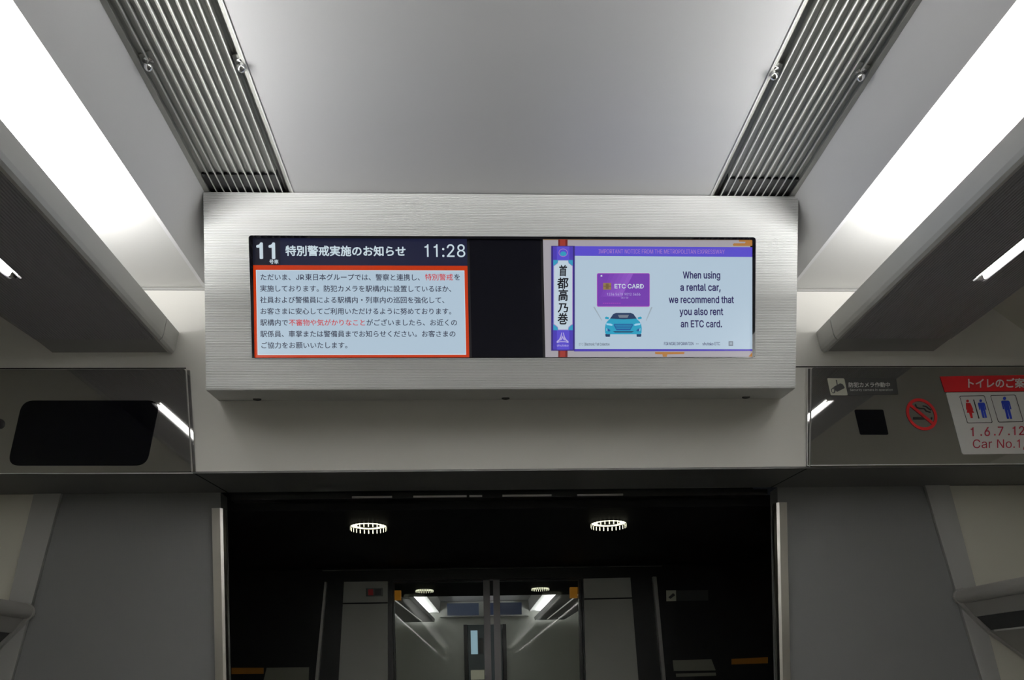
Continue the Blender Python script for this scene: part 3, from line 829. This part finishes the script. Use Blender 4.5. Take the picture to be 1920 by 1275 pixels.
# ------------------------------------------------------------------ vestibule lights and fittings
def downlight(loc, label):
    t = thing('downlight', loc, label, 'light', 'round vestibule downlights')
    x, y, z = loc
    m_ = MB(); m_.lathe([(.046, .012), (.046, 0), (.034, -.001), (.020, .004), (.020, .012)], (x, y, z), dl_m, 36); part(m_, 'glow_ring', t)
    m_ = MB(); m_.lathe([(0, .002), (.020, .002), (.020, .008)], (x, y, z), black, 24); part(m_, 'centre_disc', t)
    m_ = MB(); m_.lathe([(.0475, .001), (.0475, -.0012), (.046, -.0012)], (x, y, z), vest_m, 36); part(m_, 'rim', t)
    m_ = MB()
    for k in range(26):
        a = k * math.tau / 26; c_, s_ = math.cos(a), math.sin(a); w = .0013
        q = lambda r, o, zz: (x + r * c_ - o * s_, y + r * s_ + o * c_, z + zz)
        m_.face([q(.0482, -w, -.0012), q(.0482, w, -.0012), q(.0482, w, -.0115), q(.0482, -w, -.0115)], dl_m)
        m_.face([q(.030, -w, -.0035), q(.044, -w, -.0030), q(.044, w, -.0030), q(.030, w, -.0035)], vest_m)
    part(m_, 'louvre_fins', t)
    return t


def copy_tree(o, loc, label):
    r = o.copy(); COL.objects.link(r); r.location = loc; r['label'] = label
    for ch in o.children:
        c2 = ch.copy(); COL.objects.link(c2); c2.parent = r
    return r


pl, pr_ = at(691, 990, 2.205), at(1141, 980.5, 2.205)
dl = downlight((pl.x, 2.205, 1.7325), 'left round glowing downlight in the dark vestibule ceiling')
copy_tree(dl, (pr_.x, 2.205, 1.7325), 'right round glowing downlight in the dark vestibule ceiling')

# pale bars on the door track just under the soffit
t = thing('door_track', (0, D3 + .03, 1.755), 'thin dark sliding door track with pale bars under the bulkhead', 'door track')
m_ = MB(); m_.box(-.645, .645, D3 + .012, D3 + .045, 1.752, 1.766, vest_m); part(m_, 'rail', t)
for a, b, y in ((660, 735, 929), (775, 875, 927), (880, 904, 926.5), (942, 1034, 925), (1082, 1168, 923)):
    p, q = at(a, y, D3 + .011), at(b, y, D3 + .011)
    m_ = MB(); m_.box(p.x, q.x, D3 + .009, D3 + .012, 1.7532, 1.7575, steel); part(m_, 'pale_bar', t)

# notices and amber strips low in the vestibule
VY = D4 - .004
for nm, pts, lb, cat in (('amber_strip', [(434, 1252), (494, 1252), (494, 1263.5), (434, 1264)], 'short amber strip low on the black wall at left of the vestibule', 'strip'),
                         ('amber_strip', [(1372, 1235.5), (1440, 1232), (1440, 1243.5), (1372, 1246)], 'amber strip low on the black wall at right of the vestibule', 'strip')):
    m_ = MB(); quad(pts, VY, D4 - .0005, amber, m_); tag(m_.build(nm, loc=tuple(at(*pts[3], VY))), lb, cat, 'amber strips in the vestibule')
t = thing('notice_board', tuple(at(540, 1290, VY)), 'pale notice card low on the black wall at left of the vestibule', 'notice', 'notice cards in the vestibule')
m_ = MB(); quad([(500, 1252), (579, 1251), (577, 1300), (488, 1300)], VY - .003, D4 - .0005, notice, m_); part(m_, 'card', t)
t = thing('notice_board', tuple(at(1300, 1290, VY)), 'pale stacked notice card low on the black wall at right of the vestibule', 'notice', 'notice cards in the vestibule')
m_ = MB(); quad([(1262, 1238), (1334, 1236), (1342, 1257), (1264, 1258)], VY - .003, D4 - .0005, notice, m_); part(m_, 'card', t)
m_ = MB(); quad([(1268, 1263), (1342, 1261), (1343, 1267), (1269, 1269)], VY - .003, D4 - .0005, notice, m_); part(m_, 'strip', t)
t = thing('camera_sign', tuple(at(1266, 1126, VY)), 'small dim security camera sticker on the black vestibule wall', 'sign')
g = Gr(VY); g.rect(1249, 1107, 1268, 1127, cream_s, 1); g.poly([(1253, 1120), (1262, 1112), (1266, 1116), (1257, 1123)], greyst, 2); part(g, 'pictogram', t)
g = Gr(VY); g.rect(1269, 1107, 1328, 1126, greyst, 1); part(g, 'strip', t)
for s, side, pts in ((-1, 'left', [(736.5, 1107), (751.5, 1107), (751.5, 1125), (736.5, 1125)]), (1, 'right', [(1069, 1101), (1083, 1101), (1083, 1121), (1069, 1121)])):
    m_ = MB(); quad(pts, D4 + .055, D4 + .075, mat('amber_lamp_' + side, (.7, .3, .03), .4, emit=(.55, .22, .02), strength=.25), m_)
    tag(m_.build('amber_lamp', loc=tuple(at(*pts[2], D4 + .06))), 'small amber plate behind the top %s corner of the glass doors' % side, 'lamp', 'amber plates behind the glass doors')

# ------------------------------------------------------------------ the next car, seen through the glass doors
SL = .0195                                       # the next car stands a little nose-up and askew
V0, V1, V2 = D4 + .06, 4.8, 12.3
zr = lambda z, y: z + y * SL
xr_ = lambda x, y: x * 1.06 - .05 + y * .011


class FB(MB):
    """like MB, for the next car: y runs along its slightly rising floor"""
    def build(self, *a, **k):
        self.v = [(xr_(x, y), y, zr(z, y)) for x, y, z in self.v]
        return super().build(*a, **k)


mb = FB(); mb.box(-1.2, 1.2, V0, V1, 1.733, 1.76, vest_ceil); struct(mb, 'ceiling_next_vestibule')
for s, nm in ((-1, 'wall_next_vestibule_left'), (1, 'wall_next_vestibule_right')):
    mb = FB(); mb.box(*sorted((s * .90, s * .94)), V0, V1, -.3, 1.74, vest_m); struct(mb, nm)
mb = FB(); mb.box(-1.5, 1.5, V1, V1 + .16, 1.76, 2.5, vest_m)
for s in (-1, 1):
    mb.box(*sorted((s * .575, s * 1.5)), V1, V1 + .08, -.3, 1.74, vest_m); mb.box(*sorted((s * .545, s * .572)), V1 - .01, V1 + .02, -.3, 1.62, pillar_m)
struct(mb, 'wall_next')
mb = FB(); mb.box(-.61, .61, V1 + .16, V2, 2.322, 2.352, ceil_m); struct(mb, 'ceiling_next')
for s, n_ in ((-1, '1'), (1, '2')):
    mb = FB(); mb.prism([(s * .613, 2.322), (s * .633, 2.163), (s * 1.08, 2.163), (s * 1.08, 2.2), (s * .64, 2.2), (s * .613, 2.352)], V1 + .16, V2, cove_m); struct(mb, 'trim_next_' + n_)
    mb = FB(); mb.box(*sorted((s * 1.40, s * 1.45)), V1 + .16, V2, -.3, 2.2, beige_m); struct(mb, 'wall_next_left' if s < 0 else 'wall_next_right')
    t = thing('luggage_rack', (s * .83, V1 + .2, 2.1), 'far luggage rack of the next car on the %s, seen through the glass doors' % ('left' if s < 0 else 'right'), 'luggage rack', 'luggage racks of the next car')
    m_ = FB(); m_.prism([(s * .693, 2.068), (s * .704, 2.024), (s * .716, 2.024), (s * .703, 2.068)], V1 + .2, V2 - .1, rack_end); part(m_, 'fascia', t)
    m_ = FB(); m_.box(*sorted((s * .716, s * 1.12)), V1 + .2, V2 - .1, 2.026, 2.036, rack_under); part(m_, 'underside', t)
    m_ = FB(); m_.box(*sorted((s * .856, s * .870)), V1 + .2, V2 - .3, 2.0225, 2.0255, far_read); part(m_, 'reading_light', t)
    m_ = FB(); m_.box(*sorted((s * .77, s * .90)), V1 + .3, V2 - .2, 2.040, 2.060, far_lamp); part(m_, 'tube_lamp', t)
mb = FB(); mb.box(-1.45, 1.45, V2, V2 + .05, 1.98, 2.5, pale_m)
mb.box(-1.45, -.27, V2, V2 + .05, -.3, 1.98, pale_m); mb.box(.27, 1.45, V2, V2 + .05, -.3, 1.98, pale_m)
for s in (-1, 1): mb.box(*sorted((s * .25, s * .30)), V2 - .03, V2, -.3, 1.98, black)
struct(mb, 'wall_next_end')
t = thing('information_display', (xr_(0, V2), V2 - .2, zr(2.1, V2)), 'dim far display box at the end of the next car, seen through the glass doors', 'display')
m_ = FB(); m_.box(-.62, .62, V2 - .15, V2 - .002, 2.09, 2.315, vent_m); part(m_, 'housing', t)
m_ = FB(); m_.box(-.52, -.08, V2 - .154, V2 - .151, 2.11, 2.29, scr('far_screen', (46, 54, 70))); m_.box(.08, .52, V2 - .154, V2 - .151, 2.11, 2.29, scr('far_screen_dim', (32, 38, 52))); part(m_, 'screen', t)
m_ = FB(); m_.box(-.25, .25, V2 + .6, V2 + .65, -.3, 2.1, scr('far_window', (38, 42, 42)))
m_.box(-.21, -.11, V2 + .58, V2 + .6, 1.55, 1.92, scr('far_window_bright', (150, 180, 196)))
m_.box(-.09, -.03, V2 + .58, V2 + .6, 1.55, 1.80, black); m_.box(.17, .22, V2 + .58, V2 + .6, 1.62, 1.85, scr('far_window_white', (200, 206, 210))); m_.box(-.22, -.02, V2 + .58, V2 + .6, 1.15, 1.3, scr('far_sill', (120, 118, 104)))
tag(m_.build('far_doorway', loc=(xr_(0, V2), V2 + .6, 0)), 'tiny bright doorway scene at the very end of the next car', 'doorway')
m_ = None
for px, py, Y_ in ((796, 1108, 4.4), (1013, 1100, 4.4)):
    p = at(px, py, Y_)
    lab = 'small dim downlight seen through the %s glass door' % ('left' if px < 900 else 'right')
    copy_tree(dl, (p.x, Y_, zr(1.7325, Y_)), lab)
